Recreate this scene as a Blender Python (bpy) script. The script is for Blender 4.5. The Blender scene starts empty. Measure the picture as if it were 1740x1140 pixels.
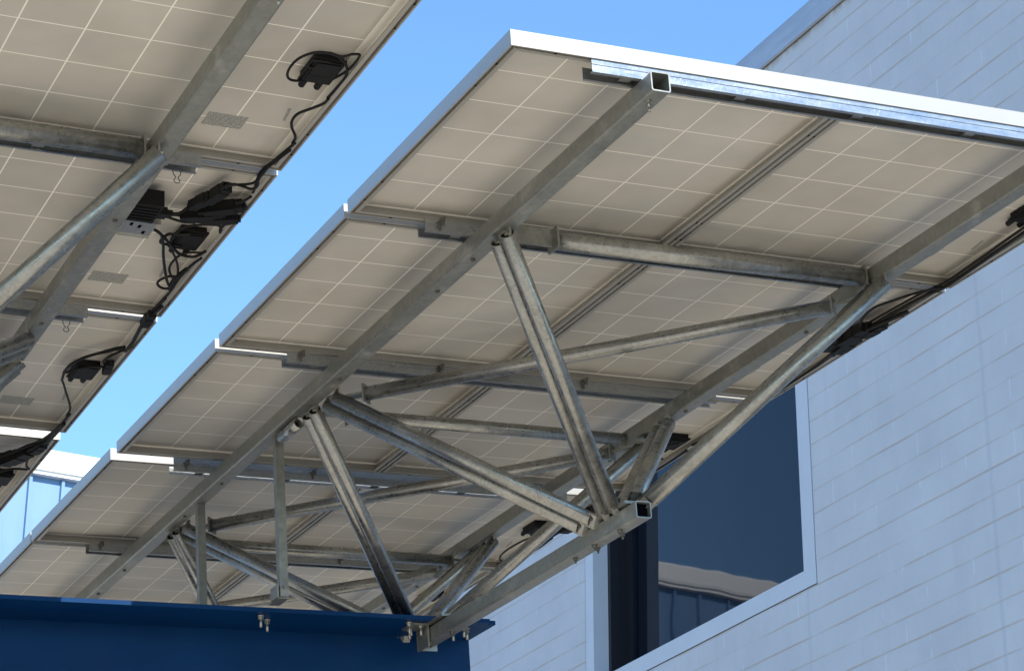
import bpy, bmesh, math, random
from mathutils import Vector, Matrix
rnd = random.Random(7)
sc = bpy.context.scene
COL = sc.collection
# ------------------------------------------------------------------ camera
HC = 1.6
cam_d = bpy.data.cameras.new("camera")
cam = bpy.data.objects.new("camera", cam_d); COL.objects.link(cam)
RC = Matrix(((0.99999409, -0.0034381, 0.0), (-0.00140594, -0.40892679, -0.91256611), (0.00313749, 0.91256072, -0.4089292)))
cam.matrix_world = Matrix.Translation((0, 0, HC)) @ RC.to_4x4()
cam_d.sensor_width = 36.0; cam_d.lens = 86.585
cam_d.clip_start = 0.05; cam_d.clip_end = 2000
sc.camera = cam
# ------------------------------------------------------------------ frames of reference
# right canopy: axes t (across), s (away), n (up through the panels)
MR = Matrix(((0.90195612, -0.42626554, -0.06908577, -0.00387864), (0.42247661, 0.904172, -0.06313888, 4.96611501),
             (0.08937935, 0.02776137, 0.99561069, 2.96777042 + HC), (0, 0, 0, 1)))
ML = Matrix(((0.90822011, -0.41525843, -0.05192945, -1.95213007), (0.41340081, 0.90953363, -0.04299246, 3.92821368),
             (0.06508457, 0.01757893, 0.9977249, 2.86070139 + HC), (0, 0, 0, 1)))
MW = Matrix(((0.894417, -0.447234, 0, 0), (0.447234, 0.894417, 0, 0), (0, 0, 1, HC), (0, 0, 0, 1)))   # building: m (into wall), d (along wall), z
# ------------------------------------------------------------------ light
EL, AZ = math.radians(40), math.radians(6.6)
sv = MR.to_3x3() @ Vector((math.cos(EL) * math.sin(AZ), -math.cos(EL) * math.cos(AZ), math.sin(EL)))
sv.normalize()
sun_el = math.asin(sv.z); sun_az = math.atan2(sv.x, sv.y)
w = bpy.data.worlds.new("World"); sc.world = w; w.use_nodes = True
nt = w.node_tree; nt.nodes.clear()
sky = nt.nodes.new("ShaderNodeTexSky"); sky.sky_type = 'NISHITA'; sky.sun_disc = False
sky.sun_elevation = sun_el; sky.sun_rotation = sun_az
sky.altitude = 0; sky.air_density = 1.5; sky.dust_density = 0.0; sky.ozone_density = 10.0
bg = nt.nodes.new("ShaderNodeBackground"); bg.inputs[1].default_value = 0.15
wo = nt.nodes.new("ShaderNodeOutputWorld")
nt.links.new(sky.outputs[0], bg.inputs[0]); nt.links.new(bg.outputs[0], wo.inputs[0])
sd = bpy.data.lights.new("sun", 'SUN'); sd.energy = 4.2; sd.angle = math.radians(0.5); sd.color = (1.0, 0.95, 0.87)
so = bpy.data.objects.new("sun", sd); COL.objects.link(so)
so.rotation_euler = (-sv).to_track_quat('-Z', 'Y').to_euler(); so.location = (0, 0, 60)
sc.view_settings.view_transform = 'Standard'; sc.view_settings.look = 'None'
sc.view_settings.gamma = 1; sc.view_settings.exposure = 0.93
sc.cycles.max_bounces = 8; sc.cycles.diffuse_bounces = 5

# ------------------------------------------------------------------ materials
class NT:
    def __init__(s, name):
        s.m = bpy.data.materials.new(name); s.m.use_nodes = True; s.t = s.m.node_tree
        s.b = s.t.nodes['Principled BSDF']; s.out = s.t.nodes['Material Output']
    def n(s, ty, **k):
        x = s.t.nodes.new(ty)
        for a, v in k.items():
            if isinstance(a, str) and hasattr(x, a): setattr(x, a, v)
        return x
    def l(s, a, b): s.t.links.new(a, b)
    def val(s, sock, v):
        if isinstance(v, (int, float, tuple)): sock.default_value = v
        else: s.l(v, sock)
    def math(s, op, a, b=0.0, c=0.0, clamp=False):
        x = s.n("ShaderNodeMath"); x.operation = op; x.use_clamp = clamp
        for i, v in enumerate((a, b, c)):
            s.val(x.inputs[i], v)
        return x.outputs[0]
    def coord(s, kind='Object'): return s.n("ShaderNodeTexCoord").outputs[kind]
    def mapping(s, v, scale=(1, 1, 1), loc=(0, 0, 0), rot=(0, 0, 0)):
        x = s.n("ShaderNodeMapping"); s.l(v, x.inputs[0]); x.inputs[1].default_value = loc; x.inputs[2].default_value = rot; x.inputs[3].default_value = scale
        return x.outputs[0]
    def noise(s, v, scale, detail=3, rough=0.5, fac=True):
        x = s.n("ShaderNodeTexNoise"); s.l(v, x.inputs['Vector']); x.inputs['Scale'].default_value = scale
        x.inputs['Detail'].default_value = detail; x.inputs['Roughness'].default_value = rough
        return x.outputs[0]
    def vor(s, v, scale):
        x = s.n("ShaderNodeTexVoronoi"); s.l(v, x.inputs['Vector']); x.inputs['Scale'].default_value = scale
        return x
    def ramp(s, f, stops):
        x = s.n("ShaderNodeValToRGB"); s.l(f, x.inputs[0]); cr = x.color_ramp
        while len(cr.elements) < len(stops): cr.elements.new(0.5)
        for e, (p, c) in zip(cr.elements, stops):
            e.position = p; e.color = (c, c, c, 1) if isinstance(c, (int, float)) else tuple(c) + (1,)
        return x.outputs[0]
    def mix(s, f, a, b, mode='MIX'):
        x = s.n("ShaderNodeMix"); x.data_type = 'RGBA'; x.blend_type = mode
        s.val(x.inputs[0], f)
        for i, v in ((6, a), (7, b)):
            if isinstance(v, tuple): x.inputs[i].default_value = v if len(v) == 4 else v + (1,)
            else: s.l(v, x.inputs[i])
        return x.outputs[2]
    def bump(s, h, strength, dist=0.002):
        x = s.n("ShaderNodeBump"); s.l(h, x.inputs['Height']); x.inputs['Strength'].default_value = strength; x.inputs['Distance'].default_value = dist
        s.l(x.outputs[0], s.b.inputs['Normal'])
    def set(s, **k):
        mp = dict(color='Base Color', metal='Metallic', rough='Roughness', spec='Specular IOR Level', coat='Coat Weight')
        for a, v in k.items():
            sock = s.b.inputs[mp[a]]
            if isinstance(v, tuple) and len(v) == 3: v = v + (1,)
            s.val(sock, v)
        return s

def galv(name, lo, hi, rough=(0.32, 0.55), metal=0.75, streak=(1, 1, 1), spangle=90, warm=(1.0, 0.98, 0.92), bump=0.3, blot=0.35):
    g = NT(name); c = g.coord()
    v = g.mapping(c, scale=streak)
    vo = g.vor(g.mapping(c), spangle)
    sp = g.n("ShaderNodeSeparateColor"); g.l(vo.outputs['Color'], sp.inputs[0])
    n1 = g.noise(v, 6, 6, 0.65); n2 = g.noise(v, 40, 4, 0.6)
    f = g.math('ADD', g.math('MULTIPLY', n1, 0.65), g.math('MULTIPLY', n2, 0.25))
    f = g.math('ADD', f, g.math('MULTIPLY', sp.outputs[0], 0.14))
    col = g.ramp(f, [(0.3, tuple(lo * k for k in warm)), (0.7, tuple(hi * k for k in warm))])
    # pale drips and dull white-rust blotches
    bl = g.ramp(g.noise(g.mapping(c, scale=tuple(0.5 + 0.5 * k for k in streak), loc=(3, 1, 7)), 11, 4, 0.7), [(0.55, 0.0), (0.72, 1.0)])
    col = g.mix(g.math('MULTIPLY', bl, blot), col, (0.50, 0.49, 0.46))
    g.set(color=col, metal=g.math('SUBTRACT', metal, g.math('MULTIPLY', bl, blot * 0.8)))
    rr = g.n("ShaderNodeMapRange"); g.l(n2, rr.inputs[0]); rr.inputs[1].default_value = .3; rr.inputs[2].default_value = .7; rr.inputs[3].default_value = rough[0]; rr.inputs[4].default_value = rough[1]
    g.set(rough=rr.outputs[0])
    g.bump(g.math('ADD', n2, g.math('MULTIPLY', sp.outputs[1], 0.25)), bump, 0.0010)
    return g.m

M = {}
M['beam'] = galv('galvanised_beam', 0.21, 0.34, (0.36, 0.52), 0.65, streak=(1, 0.25, 1), spangle=60, warm=(0.98, 1.0, 0.90))
M['tube'] = galv('galvanised_tube', 0.23, 0.44, (0.22, 0.42), 0.82, spangle=120, warm=(1.0, 1.0, 0.93), bump=0.15)
M['purlin'] = galv('galvanised_purlin', 0.30, 0.46, (0.25, 0.38), 0.85, streak=(0.2, 1, 1), spangle=120, warm=(0.95, 1.0, 1.02))

def simple(name, color, rough=0.5, metal=0.0, var=0.12, scale=20, bump=0.0, spec=0.5):
    g = NT(name); c = g.coord(); n = g.noise(c, scale, 4, 0.6)
    d = tuple(k * (1 - var) for k in color); h = tuple(min(1, k * (1 + var)) for k in color)
    g.set(color=g.ramp(n, [(0.3, d), (0.7, h)]), rough=rough, metal=metal, spec=spec)
    if bump: g.bump(n, bump, 0.002)
    return g.m
M['alu'] = simple('panel_frame_aluminium', (0.40, 0.385, 0.345), 0.40, 0.40, 0.05, 3)
M['seal'] = simple('pale_sealant', (0.88, 0.82, 0.72), 0.5, 0, 0.05)
M['pvglass'] = simple('panel_cell_glass', (0.01, 0.015, 0.05), 0.1, 0, 0.05)
M['black'] = simple('black_plastic', (0.006, 0.006, 0.006), 0.6, 0, 0.3, 60, spec=0.25)
M['cable'] = simple('black_cable_jacket', (0.006, 0.006, 0.006), 0.55, 0, 0.2, 60, spec=0.3)
M['bolt'] = simple('zinc_bolt', (0.42, 0.41, 0.36), 0.35, 0.8, 0.2, 90)
M['darkbolt'] = simple('dull_bolt', (0.16, 0.15, 0.13), 0.45, 0.6, 0.2, 90)
M['wire'] = simple('dark_spring_wire', (0.03, 0.03, 0.03), 0.4, 0.5)
M['plate'] = simple('inverter_mounting_plate', (0.5, 0.5, 0.46), 0.35, 0.8, 0.1, 30)
M['white'] = simple('white_painted_trim', (0.56, 0.58, 0.60), 0.5, 0, 0.03, 2.5)
M['anod'] = simple('dark_anodised_frame', (0.018, 0.017, 0.02), 0.4, 0.2, 0.1)
M['hole_shade'] = simple('hole_shade_black', (0.004, 0.004, 0.006), 1.0, spec=0.0)  # black for the shade inside holes, slots and chord end, put in as colour
M['fascia'] = simple('white_painted_fascia', (0.86, 0.86, 0.84), 0.55, 0, 0.02, 1.5)
M['roofing'] = simple('grey_roof_sheet', (0.4, 0.4, 0.4), 0.6, 0.2)

def backsheet(name, T0, S0, cu, cv, wl):
    g = NT(name); c = g.coord(); s = g.n("ShaderNodeSeparateXYZ"); g.l(c, s.inputs[0])
    def line(o, off, pitch, lw):
        u = g.math('DIVIDE', g.math('SUBTRACT', o, off), pitch)
        fr = g.math('ABSOLUTE', g.math('SUBTRACT', g.math('FRACT', g.math('ADD', u, 0.5)), 0.5))   # 0 on a line
        on = g.math('LESS_THAN', fr, lw / 2 / pitch)
        out = g.math('MAXIMUM', g.math('LESS_THAN', u, 0.0), g.math('GREATER_THAN', u, 6.0))
        return g.math('MAXIMUM', on, out)
    mask = g.math('MAXIMUM', line(s.outputs[0], T0, cv, wl), line(s.outputs[1], S0, cu, wl))
    oi = g.n("ShaderNodeObjectInfo"); off = g.n("ShaderNodeCombineXYZ")
    for i, k in enumerate((13.0, 29.0, 7.0)): g.l(g.math('MULTIPLY', oi.outputs['Random'], k), off.inputs[i])
    va = g.n("ShaderNodeVectorMath"); va.operation = 'ADD'; g.l(c, va.inputs[0]); g.l(off.outputs[0], va.inputs[1]); c = va.outputs[0]
    big = g.noise(g.mapping(c, loc=(rnd.random() * 9, 2, 1)), 2.2, 4, 0.55)
    base = g.ramp(big, [(0.30, (0.48, 0.45, 0.39)), (0.70, (0.61, 0.575, 0.51))])
    stain = g.ramp(g.noise(g.mapping(c, loc=(4, 7, 2)), 5.0, 5, 0.6), [(0.60, 0.0), (0.8, 1.0)])
    base = g.mix(g.math('MULTIPLY', stain, 0.5), base, (0.47, 0.40, 0.335))
    haze_ = g.ramp(g.noise(g.mapping(c, loc=(1, 9, 3), scale=(1.0, 1.6, 1)), 3.4, 4, 0.6), [(0.5, 0.0), (0.78, 1.0)])
    base = g.mix(g.math('MULTIPLY', haze_, 0.45), base, (0.44, 0.45, 0.44))
    col = g.mix(mask, base, (0.95, 0.91, 0.81))  # pale cell gaps, with the sunlight passing through them put into the colour
    g.set(color=col, rough=0.42, spec=0.35)
    g.bump(g.noise(c, 7, 3, 0.5), 0.12, 0.004)
    return g.m
M['back_l'] = backsheet('backsheet_left', 0.0344, 0.022, 0.1667, 0.158, 0.0038)
M['back_r'] = backsheet('backsheet_right', 0.019, 0.022, 0.1667, 0.158, 0.0038)

def label_mat():
    g = NT('printed_rating_label'); c = g.coord(); s = g.n("ShaderNodeSeparateXYZ"); g.l(c, s.inputs[0])
    rows = g.math('GREATER_THAN', g.math('FRACT', g.math('MULTIPLY', s.outputs[1], 150)), 0.5)
    txt = g.math('GREATER_THAN', g.noise(g.mapping(c, scale=(260, 140, 1)), 1.0, 1, 0.5), 0.45)
    f = g.math('MULTIPLY', rows, txt)
    g.set(color=g.mix(f, (0.40, 0.40, 0.36), (0.13, 0.13, 0.11)), rough=0.5)
    return g.m
M['label'] = label_mat()

def blue_paint():
    g = NT('blue_painted_steel'); c = g.coord()
    n = g.noise(g.mapping(c, scale=(0.6, 1, 2)), 4, 5, 0.6)
    g.set(color=g.ramp(n, [(0.3, (0.0012, 0.034, 0.105)), (0.7, (0.0020, 0.048, 0.135))]), rough=g.ramp(n, [(0.3, 0.40), (0.7, 0.52)]), spec=0.12)
    run = g.ramp(g.noise(g.mapping(c, scale=(14, 3, 0.7)), 1.0, 4, 0.65), [(0.56, 0.0), (0.8, 1.0)])
    dust = g.ramp(g.noise(c, 9, 5, 0.7), [(0.52, 0.0), (0.8, 1.0)])
    cc = g.ramp(n, [(0.3, (0.0008, 0.027, 0.100)), (0.7, (0.0016, 0.038, 0.130))])
    cc = g.mix(g.math('MULTIPLY', run, 0.14), cc, (0.03, 0.055, 0.09)); cc = g.mix(g.math('MULTIPLY', dust, 0.10), cc, (0.05, 0.07, 0.10))
    g.set(color=cc)
    g.bump(g.noise(c, 60, 3, 0.5), 0.06, 0.001)
    return g.m
M['blue'] = blue_paint()

def wall_mat():
    g = NT('white_painted_blockwork'); c = g.coord(); s = g.n("ShaderNodeSeparateXYZ"); g.l(c, s.inputs[0])
    wob = g.math('MULTIPLY', g.math('SUBTRACT', g.noise(c, 2.2, 3, 0.6), 0.5), 0.012)
    z = g.math('ADD', s.outputs[2], wob)
    CH, BL = 0.1985, 0.575
    u = g.math('DIVIDE', g.math('SUBTRACT', z, 7.789), CH)
    fl = g.math('FLOOR', u)
    hz = g.math('ABSOLUTE', g.math('SUBTRACT', g.math('FRACT', g.math('ADD', u, 0.5)), 0.5))
    par = g.math('MULTIPLY', g.math('FRACT', g.math('MULTIPLY', fl, 0.5)), 1.0)
    v = g.math('ADD', g.math('DIVIDE', g.math('SUBTRACT', s.outputs[1], 13.30), BL), par)
    vt = g.math('ABSOLUTE', g.math('SUBTRACT', g.math('FRACT', g.math('ADD', v, 0.5)), 0.5))
    hm = g.ramp(g.math('MULTIPLY', hz, CH / 0.011), [(0.35, 1.0), (1.0, 0.0)])
    vm = g.ramp(g.math('MULTIPLY', vt, BL / 0.010), [(0.35, 1.0), (1.0, 0.0)])
    # joints filled with paint in places: break the lines up
    pat = g.ramp(g.noise(g.mapping(c, scale=(1, 0.9, 3.5)), 1.5, 4, 0.6), [(0.36, 0.15), (0.62, 1.0)])
    pat2 = g.ramp(g.noise(g.mapping(c, scale=(1, 0.8, 3.0), loc=(5, 5, 5)), 1.6, 3, 0.6), [(0.5, 0.0), (0.62, 1.0)])
    h = g.math('MULTIPLY', hm, pat)
    # control joints
    def joint(d0, zmax):
        a = g.math('ABSOLUTE', g.math('SUBTRACT', s.outputs[1], d0))
        k = g.ramp(g.math('DIVIDE', a, 0.03), [(0.2, 1.0), (1.0, 0.0)])
        return g.math('MULTIPLY', k, g.math('LESS_THAN', s.outputs[2], zmax))
    cj = g.math('MAXIMUM', joint(13.31, 9.2), joint(15.742, 6.21))
    base = g.ramp(g.noise(c, 1.3, 5, 0.6), [(0.3, (0.54, 0.54, 0.54)), (0.7, (0.615, 0.615, 0.61))])
    blk = g.n("ShaderNodeTexWhiteNoise"); cv = g.n("ShaderNodeCombineXYZ"); g.l(g.math('FLOOR', v), cv.inputs[0]); g.l(fl, cv.inputs[1]); g.l(cv.outputs[0], blk.inputs[0])
    base = g.mix(g.math('MULTIPLY', blk.outputs['Value'], 0.16), base, (0.47, 0.475, 0.49))
    base = g.mix(g.math('MULTIPLY', g.ramp(g.noise(g.mapping(c, scale=(1, 1, 0.35)), 3.0, 5, 0.7), [(0.5, 0.0), (0.78, 1.0)]), 0.35), base, (0.46, 0.465, 0.48))
    drip = g.ramp(g.noise(g.mapping(c, scale=(1, 9, 0.35)), 1.0, 4, 0.7), [(0.56, 0.0), (0.78, 1.0)])
    base = g.mix(g.math('MULTIPLY', drip, 0.16), base, (0.40, 0.39, 0.37))
    col = g.mix(g.math('MULTIPLY', h, 0.75), base, (0.46, 0.36, 0.27))
    col = g.mix(g.math('MULTIPLY', g.math('MULTIPLY', vm, pat2), 0.6), col, (0.70, 0.72, 0.74))
    col = g.mix(g.math('MULTIPLY', cj, 0.35), col, (0.42, 0.44, 0.48))
    # brown weather stain directly under the coping flashing
    st = g.math('MULTIPLY', g.ramp(g.math('SUBTRACT', 11.16, s.outputs[2]), [(0.0, 1.0), (0.10, 0.0)]), g.ramp(g.noise(g.mapping(c, scale=(1, 1, 0.4)), 7, 4, 0.7), [(0.4, 0.0), (0.6, 1.0)]))
    col = g.mix(g.math('MULTIPLY', st, 0.7), col, (0.22, 0.17, 0.12))
    g.set(color=col, rough=0.7, spec=0.25)
    hh = g.math('SUBTRACT', g.noise(c, 25, 4, 0.6), g.math('MULTIPLY', g.math('MAXIMUM', h, g.math('MULTIPLY', vm, 0.4)), 1.5))
    g.bump(hh, 0.35, 0.006)
    return g.m
M['wall'] = wall_mat()

def coping_mat():
    g = NT('grey_metal_coping'); c = g.coord()
    n = g.noise(g.mapping(c, scale=(1, 0.5, 3)), 1.6, 4, 0.6)
    g.set(color=g.ramp(n, [(0.3, (0.33, 0.36, 0.40)), (0.7, (0.50, 0.53, 0.57))]), rough=0.45, metal=0.3)
    return g.m
M['coping'] = coping_mat()

def glass_mat():
    g = NT('dark_reflective_window_glass'); c = g.coord()
    g.set(color=(0.006, 0.008, 0.014), rough=0.02, spec=0.30)
    n = g.noise(g.mapping(c, scale=(1, 1.0, 0.8)), 1.5, 1, 0.4)
    g.bump(n, 1.0, 0.0022)
    return g.m
M['glass'] = glass_mat()

def clad_mat():
    g = NT('pale_blue_metal_cladding'); c = g.coord()
    n = g.noise(g.mapping(c, scale=(1.5, 1, 0.3)), 1.2, 4, 0.6)
    g.set(color=g.ramp(n, [(0.3, (0.10, 0.205, 0.36)), (0.7, (0.135, 0.245, 0.41))]), rough=0.4, metal=0.1)
    return g.m
M['clad'] = clad_mat()

def ground_mat():
    g = NT('pale_bounce_paving'); c = g.coord()
    n = g.noise(c, 0.5, 6, 0.6); n2 = g.noise(c, 14, 4, 0.6)
    f = g.math('ADD', g.math('MULTIPLY', n, 0.7), g.math('MULTIPLY', n2, 0.3))
    g.set(color=g.ramp(f, [(0.3, (0.44, 0.375, 0.275)), (0.7, (0.54, 0.46, 0.345))]), rough=0.85)
    return g.m
M['ground'] = ground_mat()
M['asphalt'] = simple('worn_asphalt', (0.085, 0.08, 0.072), 0.9, 0, 0.25, 1.5)

# ------------------------------------------------------------------ mesh building
class MB:
    def __init__(s): s.v = []; s.f = []; s.sm = []
    def face(s, pts, smooth=False):
        b = len(s.v); s.v += [tuple(p) for p in pts]; s.f.append(tuple(range(b, b + len(pts)))); s.sm.append(smooth)
    def box(s, a, b):
        x0, y0, z0 = a; x1, y1, z1 = b; k = len(s.v)
        s.v += [(x0, y0, z0), (x1, y0, z0), (x1, y1, z0), (x0, y1, z0), (x0, y0, z1), (x1, y0, z1), (x1, y1, z1), (x0, y1, z1)]
        for q in ((0, 3, 2, 1), (4, 5, 6, 7), (0, 1, 5, 4), (1, 2, 6, 5), (2, 3, 7, 6), (3, 0, 4, 7)):
            s.f.append(tuple(k + i for i in q)); s.sm.append(False)
        return s
    def obox(s, c, ax, ay, az):
        """box about centre c with half-axis vectors"""
        k = len(s.v); c = Vector(c); ax, ay, az = Vector(ax), Vector(ay), Vector(az)
        for z in (-1, 1):
            for x, y in ((-1, -1), (1, -1), (1, 1), (-1, 1)): s.v.append(tuple(c + ax * x + ay * y + az * z))
        for q in ((0, 3, 2, 1), (4, 5, 6, 7), (0, 1, 5, 4), (1, 2, 6, 5), (2, 3, 7, 6), (3, 0, 4, 7)):
            s.f.append(tuple(k + i for i in q)); s.sm.append(False)
        return s
    def ring_sweep(s, pts, rads, n=10, cap=True, smooth=True):
        pts = [Vector(p) for p in pts]; k0 = len(s.v); prev = None
        for i, p in enumerate(pts):
            d = (pts[min(i + 1, len(pts) - 1)] - pts[max(i - 1, 0)]).normalized()
            if prev is None:
                up = Vector((0, 0, 1)) if abs(d.z) < 0.9 else Vector((1, 0, 0))
                a = d.cross(up).normalized()
            else:
                a = (prev - d * prev.dot(d)).normalized()
            prev = a; b = d.cross(a); r = rads[i] if isinstance(rads, (list, tuple)) else rads
            for j in range(n):
                th = 2 * math.pi * j / n; s.v.append(tuple(p + (a * math.cos(th) + b * math.sin(th)) * r))
        for i in range(len(pts) - 1):
            for j in range(n):
                s.f.append((k0 + i * n + j, k0 + i * n + (j + 1) % n, k0 + (i + 1) * n + (j + 1) % n, k0 + (i + 1) * n + j)); s.sm.append(smooth)
        if cap:
            s.f.append(tuple(k0 + j for j in reversed(range(n)))); s.sm.append(False)
            e = k0 + (len(pts) - 1) * n
            s.f.append(tuple(e + j for j in range(n))); s.sm.append(False)
        return s
    def pipe(s, p0, p1, r, th=0.003, n=20):
        """hollow round tube with visible open ends"""
        p0, p1 = Vector(p0), Vector(p1); d = (p1 - p0).normalized()
        up = Vector((0, 0, 1)) if abs(d.z) < 0.9 else Vector((1, 0, 0))
        a = d.cross(up).normalized(); b = d.cross(a); k = len(s.v)
        for p, rr in ((p0, r), (p1, r), (p0, r - th), (p1, r - th)):
            for j in range(n):
                t = 2 * math.pi * j / n; s.v.append(tuple(p + (a * math.cos(t) + b * math.sin(t)) * rr))
        for j in range(n):
            q = (j + 1) % n
            for f, sm in (((j, q, n + q, n + j), True), ((2 * n + j, 3 * n + j, 3 * n + q, 2 * n + q), True),
                      ((j, 2 * n + j, 2 * n + q, q), False), ((n + j, n + q, 3 * n + q, 3 * n + j), False)):
                s.f.append(tuple(k + x for x in f)); s.sm.append(sm)
        return s
    def profile(s, prof, axis, a, b, caps=True):
        """extrude a closed 2D outline along x or y"""
        n = len(prof); k = len(s.v)
        for e in (a, b):
            for p, q in prof: s.v.append((e, p, q) if axis == 'x' else (p, e, q))
        for j in range(n):
            q = (j + 1) % n; s.f.append((k + j, k + q, k + n + q, k + n + j)); s.sm.append(False)
        if caps:
            s.f.append(tuple(k + j for j in reversed(range(n)))); s.sm.append(False); s.f.append(tuple(k + n + j for j in range(n))); s.sm.append(False)
        return s
    def sqtube(s, axis, lo, hi, c0, c1, w=0.052, th=0.0035, rad=0.006):
        """hollow square section with rounded corners, along axis y; lo/hi = ends, (c0,c1)= min corner"""
        def rr(x0, y0, x1, y1, r):
            o = []
            for cx, cy, a0 in ((x1 - r, y1 - r, 0), (x0 + r, y1 - r, 90), (x0 + r, y0 + r, 180), (x1 - r, y0 + r, 270)):
                for i in range(4):
                    t = math.radians(a0 + 30 * i); o.append((cx + r * math.cos(t), cy + r * math.sin(t)))
            return o
        O = rr(c0, c1, c0 + w, c1 + w, rad); I = rr(c0 + th, c1 + th, c0 + w - th, c1 + w - th, rad * 0.5)
        n = len(O); k = len(s.v)
        for P in (O, I):
            for e in (lo, hi):
                for p, q in P: s.v.append((p, e, q))
        for j in range(n):
            q = (j + 1) % n
            for f in ((j, q, n + q, n + j), (2 * n + j, 3 * n + j, 3 * n + q, 2 * n + q), (j, 2 * n + j, 2 * n + q, q), (n + j, n + q, 3 * n + q, 3 * n + j)):
                s.f.append(tuple(k + x for x in f)); s.sm.append(False)
        return s
    def hexn(s, c, d, r, h):
        d = Vector(d).normalized(); return s.ring_sweep([Vector(c), Vector(c) + d * h], r, n=6, smooth=False)
    def build(s, name, mat, parent=None, M4=None):
        me = bpy.data.meshes.new(name); me.from_pydata(s.v, [], s.f); me.validate()
        bm = bmesh.new(); bm.from_mesh(me)
        bmesh.ops.recalc_face_normals(bm, faces=bm.faces); bm.to_mesh(me); bm.free()
        for p, sm in zip(me.polygons, s.sm): p.use_smooth = sm
        me.materials.append(mat)
        o = bpy.data.objects.new(name, me); COL.objects.link(o)
        if parent: o.parent = parent
        if M4 is not None: o.matrix_world = M4
        return o

def tag(o, label, cat, group=None, kind=None):
    o['label'] = label; o['category'] = cat
    if group: o['group'] = group
    if kind: o['kind'] = kind
    return o
def thing(name, label, cat, M4=Matrix(), group=None):
    e = bpy.data.objects.new(name, None); COL.objects.link(e); e.matrix_world = M4; e.empty_display_size = 0.1
    return tag(e, label, cat, group)
def copy_tree(o, parent=None, skip='-'):
    c = o.copy(); COL.objects.link(c)
    if parent: c.parent = parent
    for ch in list(o.children):
        if skip not in ch: copy_tree(ch, c, skip)
    return c
def spline(P, k=6):
    P = [Vector(p) for p in P]
    if len(P) < 3: return P
    Q = [2 * P[0] - P[1]] + P + [2 * P[-1] - P[-2]]; out = []
    for i in range(1, len(Q) - 2):
        for j in range(k):
            t = j / k; a, b, c, d = Q[i - 1], Q[i], Q[i + 1], Q[i + 2]
            out.append(0.5 * ((2 * b) + (c - a) * t + (2 * a - 5 * b + 4 * c - d) * t * t + (3 * b - a - 3 * c + d) * t ** 3))
    out.append(P[-1]); return out

# ------------------------------------------------------------------ the setting
gm = MB(); N = 24
for i in range(N):
    for j in range(N):
        x0, y0 = -600 + 1200 * i / N, -600 + 1200 * j / N; k = 1200 / N
        gm.face([(x0, y0, 0), (x0 + k, y0, 0), (x0 + k, y0 + k, 0), (x0, y0 + k, 0)])
g = gm.build('ground', M['asphalt']); g['kind'] = 'structure'
pv = MB().box((-34.0, -16.0, -HC - 0.05), (5.5, 26.0, -HC + 0.004)).build('bounce_paving', M['ground'], None, MW); pv['kind'] = 'structure'  # unseen pale area, added and sized to bounce sunlight up at the canopies

# near building: long white block wall with a window, metal coping
MWX = 10.52
bld = thing('block_building', 'white painted block building with metal coping and one dark window', 'building', MW)
wl = MB()
W0, W1, Z0, Z1, TH = 2.0, 31.9, -HC, 11.36, 0.40
D0, D1, ZB, ZT = 15.78, 19.32, 6.371, 9.1
TW = 0.172; G = 0.012
OA, OB, OZ, OT = D0 - TW - G, D1 + TW - 0.02 + G, ZB - 0.15 - G, ZT + 0.15 + G
for a, b in (((MWX, W0, Z0), (MWX + TH, W1, OZ)), ((MWX, W0, OT), (MWX + TH, W1, Z1)), ((MWX, W0, OZ), (MWX + TH, OA, OT)), ((MWX, OB, OZ), (MWX + TH, W1, OT))):
    wl.box(a, b)
# rest of the block behind the wall (so that it is a building, not a screen)
wl.box((MWX + TH, W0, Z0), (MWX + 12, W0 + 0.4, Z1)); wl.box((MWX + 12, W0, Z0), (MWX + 12.4, W1, Z1)); wl.box((MWX + TH, W1 - 0.4, Z0), (MWX + 12, W1, Z1))
wl.build('wall', M['wall'], bld, MW)
rf = MB().box((MWX + TH, W0 + 0.4, 10.7), (MWX + 12, W1 - 0.4, 10.9)); rf.build('roof', M['roofing'], bld, MW)
cp = MB()
pr = [(MWX - 0.035, 11.15), (MWX - 0.03, 11.40), (MWX + 0.02, 11.425), (MWX + TH + 0.03, 11.41), (MWX + TH + 0.035, 11.2), (MWX + TH + 0.028, 11.2), (MWX + TH + 0.02, 11.395), (MWX - 0.02, 11.395), (MWX - 0.026, 11.158), (MWX - 0.012, 11.145), (MWX - 0.018, 11.14)]
cp.profile(pr, 'y', W0 - 0.05, W1)
cp.build('coping', M['coping'], bld, MW)
for d in (6.2, 11.9, 17.9, 24.0):
    MB().box((MWX - 0.040, d, 11.148), (MWX - 0.0352, d + 0.10, 11.402)).build('coping_joint', M['coping'], bld, MW)
# window: protruding white trim, white reveal, dark frame, glass
win = MB()
win.box((MWX - 0.002, D0 - TW, ZB - 0.15), (MWX + 0.155, D0, ZT + 0.15))
win.box((MWX - 0.002, D1, ZB - 0.15), (MWX + 0.155, D1 + TW - 0.02, ZT + 0.15))
win.box((MWX - 0.0015, D0, ZB - 0.15), (MWX + 0.155, D1, ZB))
win.box((MWX - 0.0015, D0, ZT), (MWX + 0.155, D1, ZT + 0.15))
wobj = win.build('window', M['white'], bld, MW)
fr = MB()
for a, b in (((MWX + 0.012, OA, OZ), (MWX + 0.03, D0 - TW, OT)), ((MWX + 0.012, D1 + TW - 0.02, OZ), (MWX + 0.03, OB, OT)), ((MWX + 0.012, D0 - TW, OZ), (MWX + 0.03, D1 + TW - 0.02, ZB - 0.15)), ((MWX + 0.012, D0 - TW, ZT + 0.15), (MWX + 0.03, D1 + TW - 0.02, OT))):
    fr.box(a, b)   # dark sealant joint round the trim
X0 = MWX + 0.155
fr.box((X0 + 0.001, D1 - 0.05, ZB), (X0 + 0.09, D1, ZT))
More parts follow.
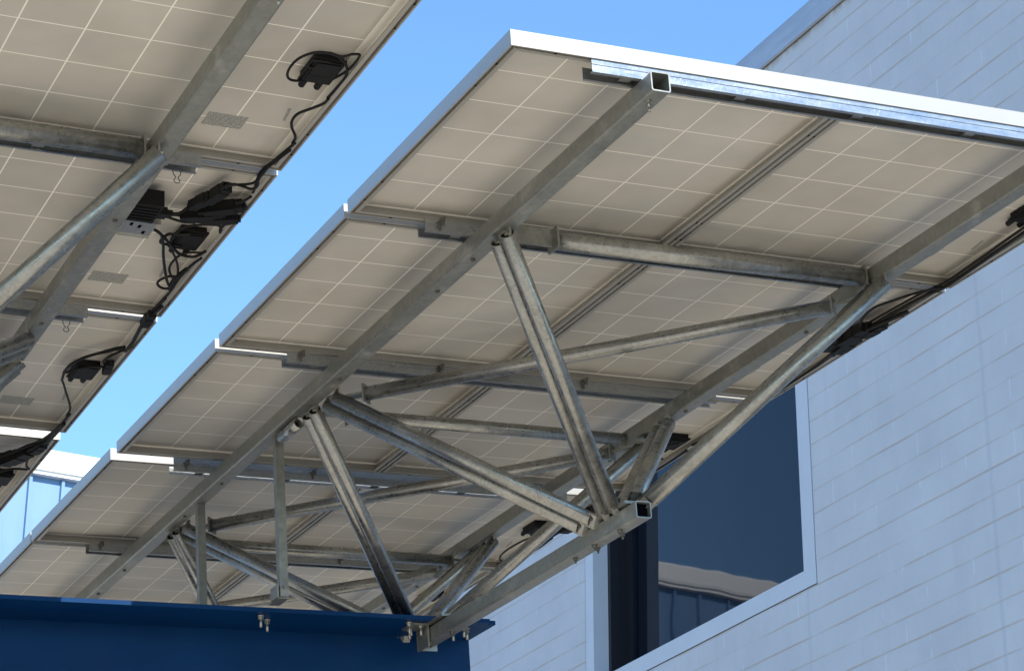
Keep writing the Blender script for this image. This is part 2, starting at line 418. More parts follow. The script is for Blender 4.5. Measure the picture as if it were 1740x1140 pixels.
fr.box((X0 + 0.09, D1 - 0.02, ZB), (X0 + 0.17, D1, ZT))
fr.box((X0 + 0.17, D1 - 0.13, ZB), (X0 + 0.24, D1, ZT))
fr.box((X0 + 0.0, D0, ZB), (X0 + 0.20, D0 + 0.045, ZT))
fr.box((X0 + 0.001, D0 + 0.045, ZB), (X0 + 0.20, D1 - 0.05, ZB + 0.035)); fr.box((X0 + 0.001, D0 + 0.045, ZT - 0.035), (X0 + 0.20, D1 - 0.05, ZT))
fr.build('window_frame', M['anod'], wobj, MW)
tl = math.tan(math.radians(0.36)) * 0.5
gl = MB(); gx = X0 + 0.20
zc = (ZB + ZT) / 2
GS = 1
def gxz(z): return gx + GS * (z - zc) * math.tan(math.radians(0.36))
gl.face([(gxz(ZB), D0 + 0.02, ZB), (gxz(ZB), D1 - 0.1, ZB), (gxz(ZT), D1 - 0.1, ZT), (gxz(ZT), D0 + 0.02, ZT)])
gl.face([(gxz(ZB) + .012, D0 + 0.02, ZB), (gxz(ZB) + .012, D1 - 0.1, ZB), (gxz(ZT) + .012, D1 - 0.1, ZT), (gxz(ZT) + .012, D0 + 0.02, ZT)])
gl.build('pane', M['glass'], wobj, MW)

# far building: white fascia over ribbed blue cladding, facing the sun
DF = 32.0
fb = thing('metal_clad_building', 'far building of pale blue ribbed metal sheets under a deep white fascia', 'building', MW)
c = MB(); c.box((-14, DF + 0.14, -HC), (MWX + 14, DF + 9, 12.5)); c.build('wall', M['clad'], fb, MW)
RB = MB()
k = 8.479 - 0.47 * 47
while k < MWX + 13:
    pr2 = [(k - 0.035, DF + 0.14), (k - 0.022, DF + 0.085), (k + 0.022, DF + 0.085), (k + 0.035, DF + 0.14)]
    b0 = len(RB.v)
    for z in (-HC, 12.39):
        for p, q in pr2: RB.v.append((p, q, z))
    for j in range(3): RB.f.append((b0 + j, b0 + j + 1, b0 + 5 + j, b0 + 4 + j)); RB.sm.append(False)
    k += 0.47
RB.build('cladding_rib', M['clad'], fb, MW)
fa = MB()
pf = [(DF, 12.455), (DF - 0.01, 12.50), (DF - 0.01, 12.735), (DF + 0.0, 12.77), (DF + 9.3, 12.90), (DF + 9.3, 12.52), (DF + 0.139, 12.40), (DF + 0.03, 12.40), (DF + 0.03, 12.455)]
fa.profile(pf, 'x', -14.3, MWX + 14.3)
fa.build('fascia', M['fascia'], fb, MW)

# ------------------------------------------------------------------ solar panels
LU = 1.0259; HF = 0.0413
NS = [0.0, 1.0522, 2.1152, 3.2118, 4.2514, 5.30]
def seal_mesh(Wd):
    m = MB(); a, b, z0, z1 = 0.0022, 0.0065, 0.0300, 0.03445
    m.box((a, a, z0), (Wd - a, b, z1)); m.box((a, LU - b, z0), (Wd - a, LU - a, z1)); m.box((a, b, z0), (b, LU - b, z1)); m.box((Wd - b, b, z0), (Wd - a, LU - b, z1))
    return m
def frame_mesh(Wd):
    m = MB(); th = 0.002; lip = 0.025; lt = 0.0016; H = HF
    # mitred ring: outer wall, bottom lip, inner seat
    def ring(in0, in1, z0, z1):
        o = [(in0, in0), (Wd - in0, in0), (Wd - in0, LU - in0), (in0, LU - in0)]; i = [(in1, in1), (Wd - in1, in1), (Wd - in1, LU - in1), (in1, LU - in1)]
        for a in range(4):
            b = (a + 1) % 4
            P = [o[a], o[b], i[b], i[a]]
            m.face([(p[0], p[1], z0) for p in reversed(P)]); m.face([(p[0], p[1], z1) for p in P])
            m.face([(o[a][0], o[a][1], z0), (o[b][0], o[b][1], z0), (o[b][0], o[b][1], z1), (o[a][0], o[a][1], z1)])
            m.face([(i[b][0], i[b][1], z0), (i[a][0], i[a][1], z0), (i[a][0], i[a][1], z1), (i[b][0], i[b][1], z1)])
    ring(0, th, 0, H)                      # wall
    ring(th, 0.0045, 0.0, lt); ring(0.0045, 0.0135, 0.014, 0.0156); ring(0.0135, lip, 0.0, lt)   # return lip with its pressed groove
    ring(0.0045, 0.0049, lt, 0.014); ring(0.0131, 0.0135, lt, 0.014)
    ring(th, 0.010, H - 0.0015, H)           # top edge
    return m
def make_panel(Wd, right):
    root = thing('solar_panel', 'x', 'solar panel')
    fm = frame_mesh(Wd); nf = len(fm.f)
    for s in (0.10, 0.22, LU - 0.22, LU - 0.10):      # drain holes in the lips, their shade drawn as dark slabs
        for x in (0.008, Wd - 0.008): fm.obox((x, s, -0.0004), (0.0022, 0, 0), (0, 0.004, 0), (0, 0, 0.0002))
    for x in (0.12, 0.35, Wd - 0.35, Wd - 0.12):
        for y in (0.0085, LU - 0.0085): fm.obox((x, y, -0.0004), (0.004, 0, 0), (0, 0.0022, 0), (0, 0, 0.0002))
    fo = fm.build('frame', M['alu'], root); fo.data.materials.append(M['hole_shade'])
    for p in fo.data.polygons[nf:]: p.material_index = 1
    MB().box((0.0025, 0.0025, 0.0345), (Wd - 0.0025, LU - 0.0025, 0.0352)).build('backsheet', M['back_r' if right else 'back_l'], root)
    MB().box((0.0025, 0.0025, 0.0353), (Wd - 0.0025, LU - 0.0025, 0.0395)).build('glass', M['pvglass'], root)
    seal_mesh(Wd).build('sealant_bead', M['seal'], root)
    if right:
        j = MB(); cx, cy = 0.913, 0.50
        j.box((cx - 0.036, cy - 0.055, 0.010), (cx + 0.036, cy + 0.055, 0.0344))
        j.box((cx - 0.041, cy - 0.061, 0.0135), (cx + 0.041, cy + 0.061, 0.019))
        j.box((cx - 0.030, cy - 0.048, 0.0068), (cx + 0.030, cy + 0.012, 0.0102)); j.box((cx - 0.030, cy + 0.016, 0.0085), (cx + 0.018, cy + 0.048, 0.0102))
        for x in (-0.02, 0.02): j.ring_sweep([(cx + x, cy + 0.055, 0.022), (cx + x, cy + 0.092, 0.02)], 0.0085, 10)
        j.build('junction_box', M['black'], root)
        lb = MB(); lb.box((-0.052, -0.034, 0.0338), (0.052, 0.034, 0.0344)); o = lb.build('rating_label', M['label'], root); o.location = (0.788, 0.862, 0)
        lb = MB(); lb.box((-0.004, -0.034, 0.0338), (0.004, 0.034, 0.0344)); o = lb.build('rating_label', M['label'], root); o.location = (0.924, 0.78, 0); o.rotation_euler = (0, 0, -0.12)
    return root
SEAM = 0.9595
pl = make_panel(SEAM, False); pr_ = make_panel(1.9561 - SEAM - 0.0002, True)
ordn = ['nearest', 'second', 'third', 'fourth', 'fifth', 'farthest']
first = {0: True, 1: True}
for side, MA, nm in ((1, MR, 'right canopy'), (0, ML, 'left canopy')):
    for k, s in enumerate(NS):
        for col in (0, 1):
            src = (pl, pr_)[col]
            o = src if first[col] else copy_tree(src); first[col] = False
            if col == 0: o['label'] = 'framed solar panel, %s row of the %s, on the side away from the cables' % (ordn[k], nm)
            else: o['label'] = 'framed solar panel with black junction box, %s row of the %s, cable side' % (ordn[k], nm)
            o['group'] = 'solar panels on the canopies'
            jit = Matrix.Translation((0.0 if col == 0 else SEAM + 0.0002, s, 0.0))
            o.matrix_world = MA @ jit

# ------------------------------------------------------------------ truss
def make_truss():
    T = thing('canopy_truss', 'x', 'steel truss')
    BL0, BR0, BZ = 0.341, 1.560, -0.087
    for x in (BL0, BR0):
        b = MB().sqtube('y', -0.045, 6.5, x, BZ).build('top_beam', M['beam'], T)
        for s in (0.008, 0.032): MB().hexn((x + 0.026 + (s - 0.02) * .6, s, BZ), (0, 0, -1), 0.0065, 0.006).ring_sweep([(x + 0.026 + (s - 0.02) * .6, s, BZ - 0.006), (x + 0.026 + (s - 0.02) * .6, s, BZ - 0.016)], 0.0035, 8).build('bolt', M['bolt'], b)
        for s in (1.03, 1.27, 2.02, 2.56, 3.12, 3.52, 4.25, 4.6): MB().hexn((x + 0.024, s, BZ), (0, 0, -1), 0.0065, 0.006).build('bolt', M['darkbolt'], b)
    C0 = 0.945
    ch = MB().sqtube('y', 1.275, 2.815, C0, -0.711, w=0.050).build('bottom_chord', M['beam'], T)
    MB().sqtube('y', 3.05, 6.3, C0, -0.711, w=0.050).build('bottom_chord', M['beam'], T)
    MB().box((C0 + 0.004, 1.292, -0.707), (C0 + 0.046, 1.30, -0.665)).build('end_shade', M['hole_shade'], ch)  # black plate inside the open chord end, standing in for its dark interior
    for s, dx in ((1.40, 0.012), (1.43, 0.036), (1.56, 0.012), (1.585, 0.036), (1.70, 0.02), (2.60, 0.02), (2.76, 0.014)):
        q = MB(); q.ring_sweep([(C0 + dx, s, -0.711), (C0 + dx, s, -0.713)], 0.0095, 12); q.hexn((C0 + dx, s, -0.713), (0, 0, -1), 0.0065, 0.007)
        q.ring_sweep([(C0 + dx, s, -0.72), (C0 + dx, s, -0.728)], 0.0035, 8)
        q.build('bolt', M['darkbolt'], ch)
    # purlins: twin-web rails under every joint between rows, open below
    for k, s0 in enumerate([0.004] + [n - 0.056 for n in NS[1:]] + [6.31]):
        top = -0.0006
        if k == 3: s0, top = NS[3] - 0.040, 0.014      # wide gap: the rail stands up into it
        m = MB(); a, b, w_, h, t = 0.212, 1.730, 0.050, 0.035, 0.0022
        m.box((a, s0, -h), (b, s0 + t, top)); m.box((a, s0 + w_ - t, -h), (b, s0 + w_, -0.0006))
        m.box((a, s0 + t, -h), (b, s0 + 0.011, -h + t)); m.box((a, s0 + w_ - 0.009, -h), (b, s0 + w_ - t, -h + t))
        m.box((a, s0 - 0.0015, -0.0145), (b, s0 - 0.0, -0.0120)); m.box((a, s0 - 0.0012, -h), (b, s0 - 0.0, -h + 0.004))
        for x in (0.30, 0.62, 0.96, 1.30, 1.62): m.box((x, s0 + t, -h + 0.006), (x + 0.03, s0 + w_ - t, -h + 0.008))   # spacers
        p = m.build('purlin', M['purlin'], T)
        if s0 > 0.5:
            for x in (0.258, 0.725, 1.235):
                c = MB(); y = s0 - 0.004
                pts = [(x - 0.010, y, -0.001), (x + 0.008, y, -0.001), (x + 0.001, y, -0.001)]
                c.face([(x - 0.011, y - 0.012, -0.0012), (x + 0.010, y - 0.012, -0.0012), (x, y - 0.03, -0.0012)])
                c.obox((x, y - 0.008, -0.009), (0.008, 0, 0), (0, 0.0012, 0.0), (0, 0, 0.008))
                c.obox((x - 0.006, y, -0.018), (0.0015, 0, 0), (0, 0.006, 0), (-0.004, 0, 0.012))
                c.hexn((x, y - 0.001, -0.012), (0, -1, 0), 0.006, 0.012)
                c.build('clamp', M['darkbolt'], p)
    R = 0.0212
    def tube(p0, p1, r=R, name='web_tube'): return MB().pipe(p0, p1, r).build(name, M['tube'], T)
    def ear(p, d):   # bolted lug under a beam
        d = Vector(d).normalized()
        m = MB(); m.obox(Vector(p) + Vector((0, 0, 0.012)), (0.003, 0, 0), (0, 0.016, 0), (0, 0, 0.022)); m.hexn(Vector(p) + Vector((0.003, 0, 0.008)), (1, 0, 0), 0.008, 0.009)
        m.hexn(Vector(p) + Vector((-0.003, 0, 0.008)), (-1, 0, 0), 0.008, 0.007)
        m.build('lug', M['bolt'], T)
    def pair(x0, s0, x1, s1, ds, top=-0.112, bot=-0.655, dsb=None, r=R):
        dsb = ds if dsb is None else dsb
        for k in (0, 1):
            a = Vector((x0, s0 + ds * k, top)); b = Vector((x1, s1 + dsb * k, bot))
            d = (b - a).normalized()
            tb = tube(a - d * 0.012, b, r); ear(a, d)
            MB().ring_sweep([a - d * 0.008, a - d * 0.004], r - 0.0032, 20).build('bore_shade', M['black'], tb)  # black disc standing in for the shade inside the open tube end
            sd_ = d.cross(Vector((1, 0, 0))).normalized(); fl = MB(); fl.obox(b + d * 0.010, (0.012, 0, 0), sd_ * (r * 0.98), d * 0.014)
            fl.build('flattened_end', M['tube'], tb)
            MB().hexn(b + d * 0.010 + sd_ * 0.006 - Vector((0.012, 0, 0)), (-1, 0, 0), 0.006, 0.006).build('bolt', M['darkbolt'], tb)
    # left-hand webs
    pair(0.366, 0.810, 0.930, 1.385, 0.058, bot=-0.645)
    pair(0.405, 2.135, 0.930, 1.515, 0.075, bot=-0.650)
    pair(0.385, 2.275, 0.930, 2.86, 0.058, bot=-0.600)
    pair(0.405, 3.60, 0.930, 2.93, 0.07, bot=-0.640)
    pair(0.385, 3.66, 0.930, 4.25, 0.058, bot=-0.640)
    pair(0.405, 5.0, 0.930, 4.4, 0.07, bot=-0.640)
    # right-hand webs
    pair(1.560, 0.820, 1.008, 1.30, 0.058, bot=-0.650, r=0.0235)
    pair(1.560, 2.10, 1.008, 1.385, 0.075, bot=-0.615, r=0.0235)
    pair(1.585, 2.29, 1.008, 2.72, 0.058, bot=-0.640)
    pair(1.585, 3.53, 1.008, 2.93, 0.07, bot=-0.640)
    pair(1.585, 3.66, 1.008, 4.25, 0.058, bot=-0.640)
    # gusset plates along the bottom chord
    for s in (1.43, 2.72): MB().obox((C0 + 0.025, s, -0.652), (0.034, 0, 0), (0, 0.11, 0), (0, 0, 0.004)).build('gusset_plate', M['beam'], ch)
    # thick cross pipe with square end plates, near the first joint
    cpipe = MB().pipe((0.553, 0.905, -0.062), (1.540, 0.895, -0.062), 0.0265).build('cross_pipe', M['tube'], T)
    for x in (0.549, 1.544): MB().obox((x, 0.90, -0.062), (0.003, 0, 0), (0, 0.031, 0), (0, 0, 0.031)).build('end_plate', M['beam'], cpipe)
    MB().obox((0.468, 0.905, -0.055), (0.078, 0, 0), (0, 0.004, 0), (0, 0, 0.026)).build('end_plate', M['beam'], cpipe)
    # bracing in the plane of the top beams
    def brace(p0, p1, r=0.0212):
        b = tube(p0, p1, r, 'brace_tube'); d = (Vector(p1) - Vector(p0)).normalized(); up = Vector((0, 0, 1)); sd_ = d.cross(up).normalized()
        for e, g_ in ((p0, -1), (p1, 1)):
            m = MB(); m.obox(Vector(e) + d * g_ * 0.003, d * 0.003, sd_ * 0.027, up * 0.027); m.obox(Vector(e) + d * g_ * 0.045, d * 0.045, sd_ * 0.018, up * 0.004)
            m.build('end_plate', M['beam'], b)
        return b
    brace((0.478, 2.075, -0.108), (1.515, 1.020, -0.108), 0.0225)['first_diagonal'] = 1
    brace((0.50, 2.275, -0.112), (1.490, 2.275, -0.112))
    brace((0.478, 3.545, -0.108), (1.520, 2.430, -0.108), 0.0225)
    brace((0.50, 3.760, -0.112), (1.520, 3.785, -0.112))
    brace((0.478, 5.03, -0.108), (1.560, 3.975, -0.108), 0.0225)
    # stub and vertical posts standing on the blue beam
    MB().pipe((0.372, 2.385, -0.108), (0.372, 2.545, -0.108), 0.019).build('tube_stub', M['tube'], T)
    for s in (2.585, 3.373):
        p = MB(); p.box((0.359, s - 0.014, -0.630), (0.387, s + 0.014, -0.0875))
        po = p.build('strut_post', M['beam'], T)
        f = MB(); f.box((0.354, s + 0.0, -0.634), (0.392, s + 0.09, -0.630)); f.obox((0.352, s + 0.02, -0.612), (0.003, 0, 0), (0, 0.03, 0), (0, 0, 0.02))
        f.hexn((0.373, s - 0.018, -0.60), (0, -1, 0), 0.006, 0.006)
        f.build('base_plate', M['beam'], po)
    return T
tr = make_truss(); tr.matrix_world = MR
tr['label'] = 'galvanised tube truss carrying the right canopy of panels, standing on the blue beam'
tr['group'] = 'canopy trusses'
tr2 = copy_tree(tr, None, 'first_diagonal'); tr2.matrix_world = ML   # no diagonal in the left canopy's first bay
tr2['label'] = 'galvanised tube truss under the left canopy, cut by the left picture edge'

# ------------------------------------------------------------------ blue crosshead beam
bb = thing('blue_steel_beam', 'dark blue painted steel beam along the bottom carrying both canopies', 'steel beam', MR)
m = MB(); FT = 1.150; FS = 2.695
m.box((-4.6, FS, -0.650), (FT, FS + 0.62, -0.636)); m.box((FT, FS + 0.02, -0.650), (FT + 0.03, FS + 0.60, -0.636))
m.build('flange', M['blue'], bb, MR)
m = MB(); m.box((-4.6, 2.93, -1.22), (1.178, 3.20, -0.6502)); m.build('web', M['blue'], bb, MR)
m = MB(); m.box((-4.6, FS, -1.236), (FT, FS + 0.62, -1.2202)); m.build('flange', M['blue'], bb, MR)
m = MB(); m.box((-1.5, 2.80, -5.3), (-1.1, 3.2, -1.2362)); m.build('column', M['blue'], bb, MR)
# anchor bolts through the top flange
for x, y in ((0.392, 2.79), (0.352, 2.74), (0.872, 2.735), (0.888, 2.76), (0.90, 2.80), (0.92, 2.75), (1.075, 2.745), (1.06, 2.80), (1.10, 2.775)):
    q = MB(); q.ring_sweep([(x, y, -0.6503), (x, y, -0.6533)], 0.012, 14); q.hexn((x, y, -0.6533), (0, 0, -1), 0.0095, 0.011); q.ring_sweep([(x, y, -0.66), (x, y, -0.690)], 0.005, 10)
    q.build('bolt', M['bolt'], bb, MR)
# cleat that hangs the chord end from the flange
q = MB(); q.obox((0.938, 2.775, -0.690), (0.003, 0, 0), (0, 0.045, 0), (0, 0, 0.0385)); q.obox((0.908, 2.775, -0.6545), (0.027, 0, 0), (0, 0.045, 0), (0, 0, 0.003))
q.obox((0.97, 2.818, -0.690), (0.036, 0, 0), (0, 0.003, 0), (0, 0, 0.034))
q.build('cleat', M['beam'], bb, MR)

# ------------------------------------------------------------------ cables and electronics
def harness(MA, label, cables, conns=(), group='cable runs along the panel frames'):
    root = thing('cable_harness', label, 'cable', MA, group)
    for r, P in cables:
        P = spline([Vector(p) for p in P])
        MB().ring_sweep(P, r * 0.85, 8).build('cable', M['cable'], root, MA)
    for c, d, L, a, b in conns:
        d = Vector(d).normalized(); up = Vector((0, 0, 1)); sd_ = d.cross(up).normalized()
        m = MB(); m.obox(c, d * L * 0.5, sd_ * a, up * b)
        m.obox(Vector(c) + d * L * 0.42, d * L * 0.16, sd_ * a * 0.6, up * b * 0.8); m.obox(Vector(c) - d * L * 0.5, d * L * 0.14, sd_ * a * 0.55, up * b * 0.7)
        m.obox(Vector(c) + d * L * 0.08, d * L * 0.22, sd_ * a * 1.1, up * b * 1.12)
        m.build('connector', M['black'], root, MA)
    return root
def z(P, n): return [(a, b, n) for a, b in P]
harness(ML, 'black cable looped around the junction box of the nearest left panel', [
    (0.0040, [(1.913, 0.545, 0.02)] + z([(1.921, 0.45), (1.921, 0.377), (1.903, 0.374), (1.881, 0.394), (1.849, 0.387), (1.815, 0.396), (1.791, 0.432), (1.785, 0.481), (1.793, 0.526), (1.812, 0.545)], 0.002) + [(1.85, 0.555, 0.012)]),
    (0.0040, z([(1.872, 0.44), (1.847, 0.441), (1.826, 0.446), (1.825, 0.471), (1.839, 0.479), (1.866, 0.466)], 0.008)),
    (0.0045, z([(1.849, 0.39), (1.876, 0.40), (1.902, 0.425), (1.920, 0.456), (1.929, 0.493), (1.929, 0.547), (1.927, 0.607)], 0.004)),
    (0.0045, z([(1.926, 0.60), (1.924, 0.627), (1.904, 0.664), (1.884, 0.698), (1.882, 0.736), (1.894, 0.774), (1.921, 0.822), (1.927, 0.86)], -0.002))])
harness(ML, 'black cable bunch along the frame edge crossing the first left row joint', [
    (0.0045, z([(1.927, 0.84), (1.918, 0.90), (1.912, 0.95), (1.909, 1.00), (1.909, 1.042), (1.909, 1.08), (1.896, 1.106), (1.857, 1.127), (1.834, 1.160)], -0.010)),
    (0.0045, z([(1.925, 0.87), (1.914, 0.93), (1.905, 0.99), (1.905, 1.054), (1.915, 1.095), (1.909, 1.121), (1.878, 1.112), (1.85, 1.11), (1.83, 1.15)], -0.016)),
    (0.0040, z([(1.916, 0.95), (1.903, 1.02), (1.907, 1.07), (1.918, 1.12), (1.926, 1.16)], -0.006)),
    (0.0045, z([(1.728, 1.356), (1.76, 1.365), (1.786, 1.357), (1.797, 1.313), (1.812, 1.293)], 0.0)),
    (0.0045, z([(1.728, 1.366), (1.763, 1.374), (1.798, 1.371), (1.828, 1.355)], 0.0)),
    (0.0045, z([(1.73, 1.372), (1.765, 1.386), (1.807, 1.400), (1.842, 1.396)], -0.004)),
    (0.0045, z([(1.905, 1.24), (1.92, 1.225), (1.93, 1.19)], -0.004)),
    (0.0045, z([(1.915, 1.37), (1.925, 1.345), (1.921, 1.415), (1.928, 1.44)], -0.002))],
    [((1.842, 1.205, -0.002), (0.03, -0.12, 0), 0.10, 0.014, 0.013), ((1.818, 1.265, 0.0), (0.03, -0.08, 0), 0.085, 0.013, 0.012),
     ((1.850, 1.345, -0.002), (0.06, -0.03, 0), 0.10, 0.017, 0.014), ((1.885, 1.285, -0.002), (0.07, -0.05, 0), 0.11, 0.016, 0.014), ((1.893, 1.345, -0.006), (0.07, -0.03, 0), 0.10, 0.015, 0.012)])
harness(ML, 'tangle of black cable loops beside the second left panel junction box', [
    (0.0042, z([(1.928, 1.43), (1.921, 1.417), (1.908, 1.401), (1.869, 1.41), (1.832, 1.434), (1.816, 1.48), (1.819, 1.542), (1.84, 1.598), (1.877, 1.672), (1.905, 1.751), (1.913, 1.816)], 0.0)),
    (0.0050, z([(1.740, 1.462), (1.747, 1.471), (1.782, 1.504), (1.825, 1.561), (1.866, 1.611), (1.903, 1.62), (1.919, 1.602), (1.928, 1.57)], -0.003)),
    (0.0050, z([(1.742, 1.458), (1.775, 1.49), (1.80, 1.55), (1.822, 1.62), (1.85, 1.70), (1.885, 1.79), (1.905, 1.83)], -0.008)),
    (0.0050, z([(1.861, 1.579), (1.813, 1.578), (1.796, 1.562), (1.802, 1.514), (1.825, 1.507), (1.86, 1.49)], 0.006)),
    (0.0042, z([(1.925, 1.59), (1.881, 1.606), (1.867, 1.654), (1.87, 1.718), (1.895, 1.777), (1.912, 1.785)], 0.0)),
    (0.0045, z([(1.914, 1.76), (1.882, 1.772), (1.867, 1.808), (1.873, 1.838), (1.896, 1.858), (1.914, 1.847)], -0.004)),
    (0.0045, z([(1.926, 1.60), (1.915, 1.657), (1.911, 1.748), (1.915, 1.845), (1.913, 1.928), (1.914, 1.99), (1.918, 2.068)], -0.012)),
    (0.0080, z([(1.915, 1.70), (1.908, 1.75), (1.905, 1.80), (1.912, 1.85)], -0.006))])
harness(ML, 'thick black cable bundle hanging along the edge of the third left row', [
    (0.0060, z([(1.915, 1.90), (1.911, 1.96), (1.908, 2.03), (1.912, 2.10), (1.915, 2.16), (1.919, 2.22), (1.924, 2.264), (1.925, 2.34)], -0.014)),
    (0.0070, z([(1.920, 1.95), (1.913, 2.00), (1.906, 2.06), (1.908, 2.12), (1.914, 2.18), (1.920, 2.24), (1.922, 2.30)], -0.020)),
    (0.0050, z([(1.925, 2.345), (1.90, 2.366), (1.88, 2.390), (1.844, 2.433), (1.809, 2.506), (1.803, 2.58), (1.815, 2.665)], -0.002)),
    (0.0050, z([(1.927, 2.350), (1.90, 2.376), (1.87, 2.42), (1.83, 2.48), (1.813, 2.55), (1.807, 2.61)], 0.006)),
    (0.0048, z([(1.927, 2.37), (1.906, 2.42), (1.896, 2.47), (1.905, 2.50), (1.926, 2.486)], 0.002)),
    (0.0045, z([(1.807, 2.62), (1.84, 2.57), (1.87, 2.545), (1.91, 2.53)], 0.004)),
    (0.0045, z([(1.815, 2.665), (1.83, 2.70), (1.854, 2.763), (1.893, 2.863), (1.910, 2.92), (1.915, 2.98)], 0.0))],
    [((1.912, 2.06, -0.018), (0.0, 1, 0), 0.09, 0.012, 0.011), ((1.922, 2.52, 0.0), (0.1, 1, 0), 0.08, 0.012, 0.01)])
harness(ML, 'sagging black cable bundle at the lower left row joint', [
    (0.0050, z([(1.913, 2.93), (1.912, 3.032), (1.916, 3.10), (1.916, 3.152), (1.911, 3.245), (1.887, 3.347), (1.845, 3.422), (1.822, 3.493), (1.79, 3.56)], -0.012)),
    (0.0080, z([(1.913, 3.00), (1.912, 3.08), (1.905, 3.186), (1.878, 3.26), (1.856, 3.335), (1.805, 3.45), (1.76, 3.52)], -0.020)),
    (0.0070, z([(1.914, 3.04), (1.908, 3.12), (1.89, 3.22), (1.86, 3.28), (1.83, 3.36), (1.80, 3.42), (1.76, 3.47)], -0.010)),
    (0.0090, z([(1.905, 3.24), (1.88, 3.33), (1.84, 3.38), (1.80, 3.47), (1.77, 3.54)], -0.024)),
    (0.0050, z([(1.92, 3.20), (1.925, 3.30), (1.90, 3.40), (1.91, 3.48), (1.93, 3.52)], -0.006)),
    (0.0050, z([(1.93, 3.54), (1.88, 3.55), (1.84, 3.60), (1.83, 3.68), (1.85, 3.75)], 0.0))],
    [((1.85, 3.37, -0.018), (-0.4, 1, 0), 0.14, 0.020, 0.016), ((1.815, 3.43, -0.010), (-0.5, 1, 0), 0.12, 0.018, 0.014), ((1.895, 3.26, -0.02), (-0.2, 1, 0), 0.08, 0.014, 0.012)])
# micro inverter clamped to the left canopy beam
mi = thing('micro_inverter', 'small black inverter box with metal mounting plate behind the left beam', 'inverter', ML)
m = MB(); m.box((1.625, 1.262, -0.034), (1.715, 1.375, 0.012)); m.box((1.715, 1.32, -0.028), (1.742, 1.352, -0.006)); m.box((1.742, 1.326, -0.024), (1.758, 1.346, -0.010))
for k in range(5): m.box((1.63, 1.28 + 0.018 * k, -0.038), (1.71, 1.286 + 0.018 * k, -0.034))
m.build('body', M['black'], mi, ML)
m = MB(); m.box((1.655, 1.385, -0.016), (1.742, 1.500, -0.013)); m.box((1.655, 1.500, -0.020), (1.742, 1.503, -0.006)); m.box((1.655, 1.382, -0.030), (1.742, 1.385, 0.0))
m.build('mounting_plate', M['plate'], mi, ML)
m = MB()
for x, y in ((1.675, 1.43), (1.72, 1.405), (1.72, 1.475), (1.70, 1.44)): m.obox((x, y, -0.0165), (0.004, 0, 0), (0, 0.009, 0), (0, 0, 0.0004))
m.build('slot', M['hole_shade'], mi, ML)  # slots drawn as dark slabs in place of their shade
# wire clips that hang from the left purlins
for s, lb in ((1.040, 'bent wire clip hanging from the upper left purlin end'), (2.105, 'bent wire clip hanging from the second left purlin end')):
    P = [(1.668, s, -0.034), (1.670, s, -0.046), (1.676, s, -0.054), (1.671, s, -0.062), (1.6735, s, -0.068), (1.679, s, -0.0695), (1.6845, s, -0.068), (1.687, s, -0.062), (1.682, s, -0.054), (1.688, s, -0.046), (1.690, s, -0.034)]
    o = MB().ring_sweep(spline(P, 5), 0.0011, 6).build('wire_clip', M['wire'], None, ML); tag(o, lb, 'wire clip', 'wire clips on the left purlins')
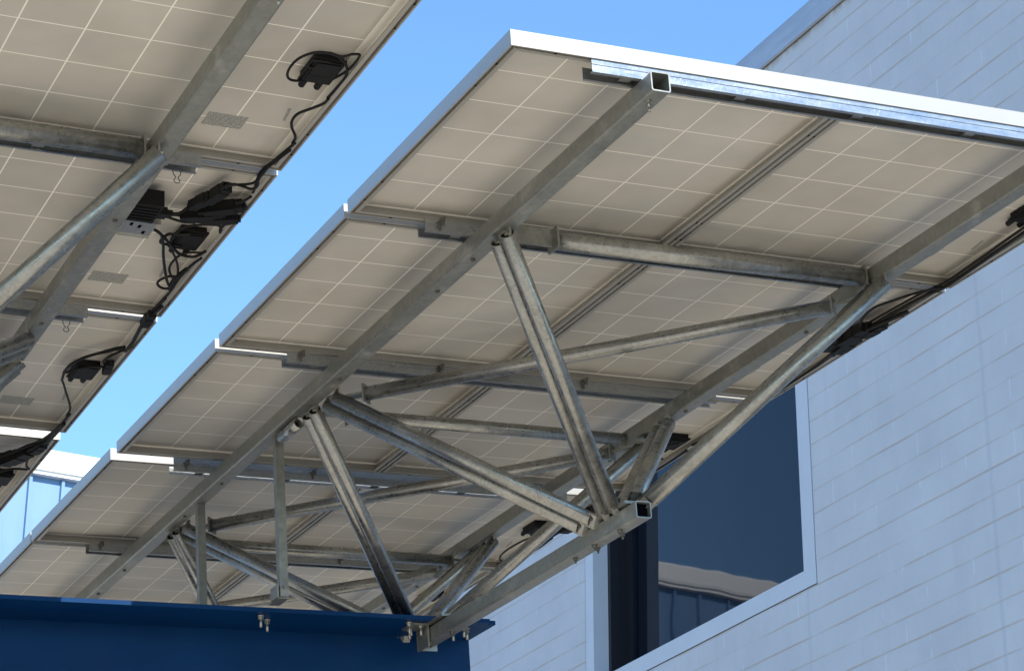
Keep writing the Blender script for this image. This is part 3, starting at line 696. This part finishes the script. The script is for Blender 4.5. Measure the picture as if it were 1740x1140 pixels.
# right canopy edge
def offs(P, a, b, n): return [(x + a, y + b, n) for x, y in P]
edge = [(1.870, 0.40), (1.885, 0.536), (1.893, 0.666), (1.902, 0.801), (1.910, 0.94), (1.908, 1.003), (1.892, 1.067), (1.880, 1.199), (1.872, 1.334), (1.870, 1.445), (1.872, 1.543)]
harness(MR, 'black cable bundle along the right frame edge of the right canopy, near the wall', [
    (0.0060, offs(edge, 0, 0, -0.012)), (0.0060, offs(edge, 0.012, 0.02, -0.006)), (0.0050, offs(edge, -0.008, 0.0, -0.004)),
    (0.0050, z([(1.911, 1.00), (1.859, 1.06), (1.824, 1.135), (1.798, 1.208), (1.815, 1.30), (1.848, 1.36)], -0.01)),
    (0.0080, z([(1.90, 1.18), (1.885, 1.26), (1.865, 1.35), (1.86, 1.45), (1.88, 1.56)], -0.022)),
    (0.0080, z([(1.91, 1.22), (1.895, 1.30), (1.88, 1.42), (1.885, 1.52), (1.90, 1.60)], -0.014)),
    (0.0050, z([(1.88, 1.54), (1.90, 1.66), (1.908, 1.747), (1.912, 1.86), (1.916, 1.973), (1.912, 2.089), (1.902, 2.165), (1.905, 2.30)], -0.010)),
    (0.0050, z([(1.90, 1.58), (1.918, 1.70), (1.920, 1.80), (1.918, 1.90), (1.920, 2.02), (1.915, 2.10)], -0.004))],
    [((1.862, 1.42, -0.012), (-0.05, 1, 0), 0.13, 0.020, 0.016), ((1.885, 1.50, -0.010), (0.05, 1, 0), 0.13, 0.020, 0.016), ((1.845, 1.52, -0.004), (0.1, 1, 0), 0.11, 0.018, 0.014), ((1.895, 1.36, -0.016), (-0.1, 1, 0), 0.10, 0.015, 0.012)])
harness(MR, 'black cable drooping along the third and fourth row edge of the right canopy', [
    (0.0050, z([(1.905, 2.30), (1.915, 2.40), (1.93, 2.49), (1.92, 2.56)], -0.006)),
    (0.0050, z([(1.87, 2.56), (1.84, 2.60), (1.83, 2.66), (1.86, 2.71), (1.90, 2.74)], -0.002)),
    (0.0055, z([(1.92, 2.60), (1.925, 2.72), (1.925, 2.85), (1.925, 2.976), (1.92, 3.10), (1.92, 3.25), (1.92, 3.40), (1.925, 3.554), (1.915, 3.68), (1.91, 3.83)], -0.012)),
    (0.0060, z([(1.925, 3.10), (1.93, 3.22), (1.935, 3.35), (1.93, 3.50), (1.925, 3.62), (1.92, 3.75)], -0.018)),
    (0.0045, z([(1.91, 3.68), (1.86, 3.76), (1.845, 3.86), (1.846, 3.96), (1.866, 4.05), (1.90, 4.10)], -0.008)),
    (0.0050, z([(1.93, 3.70), (1.94, 3.84), (1.935, 3.98), (1.92, 4.10), (1.90, 4.20)], -0.020))],
    [((1.925, 3.36, -0.016), (0, 1, 0), 0.14, 0.018, 0.015), ((1.93, 3.54, -0.018), (0, 1, 0), 0.12, 0.018, 0.014)])
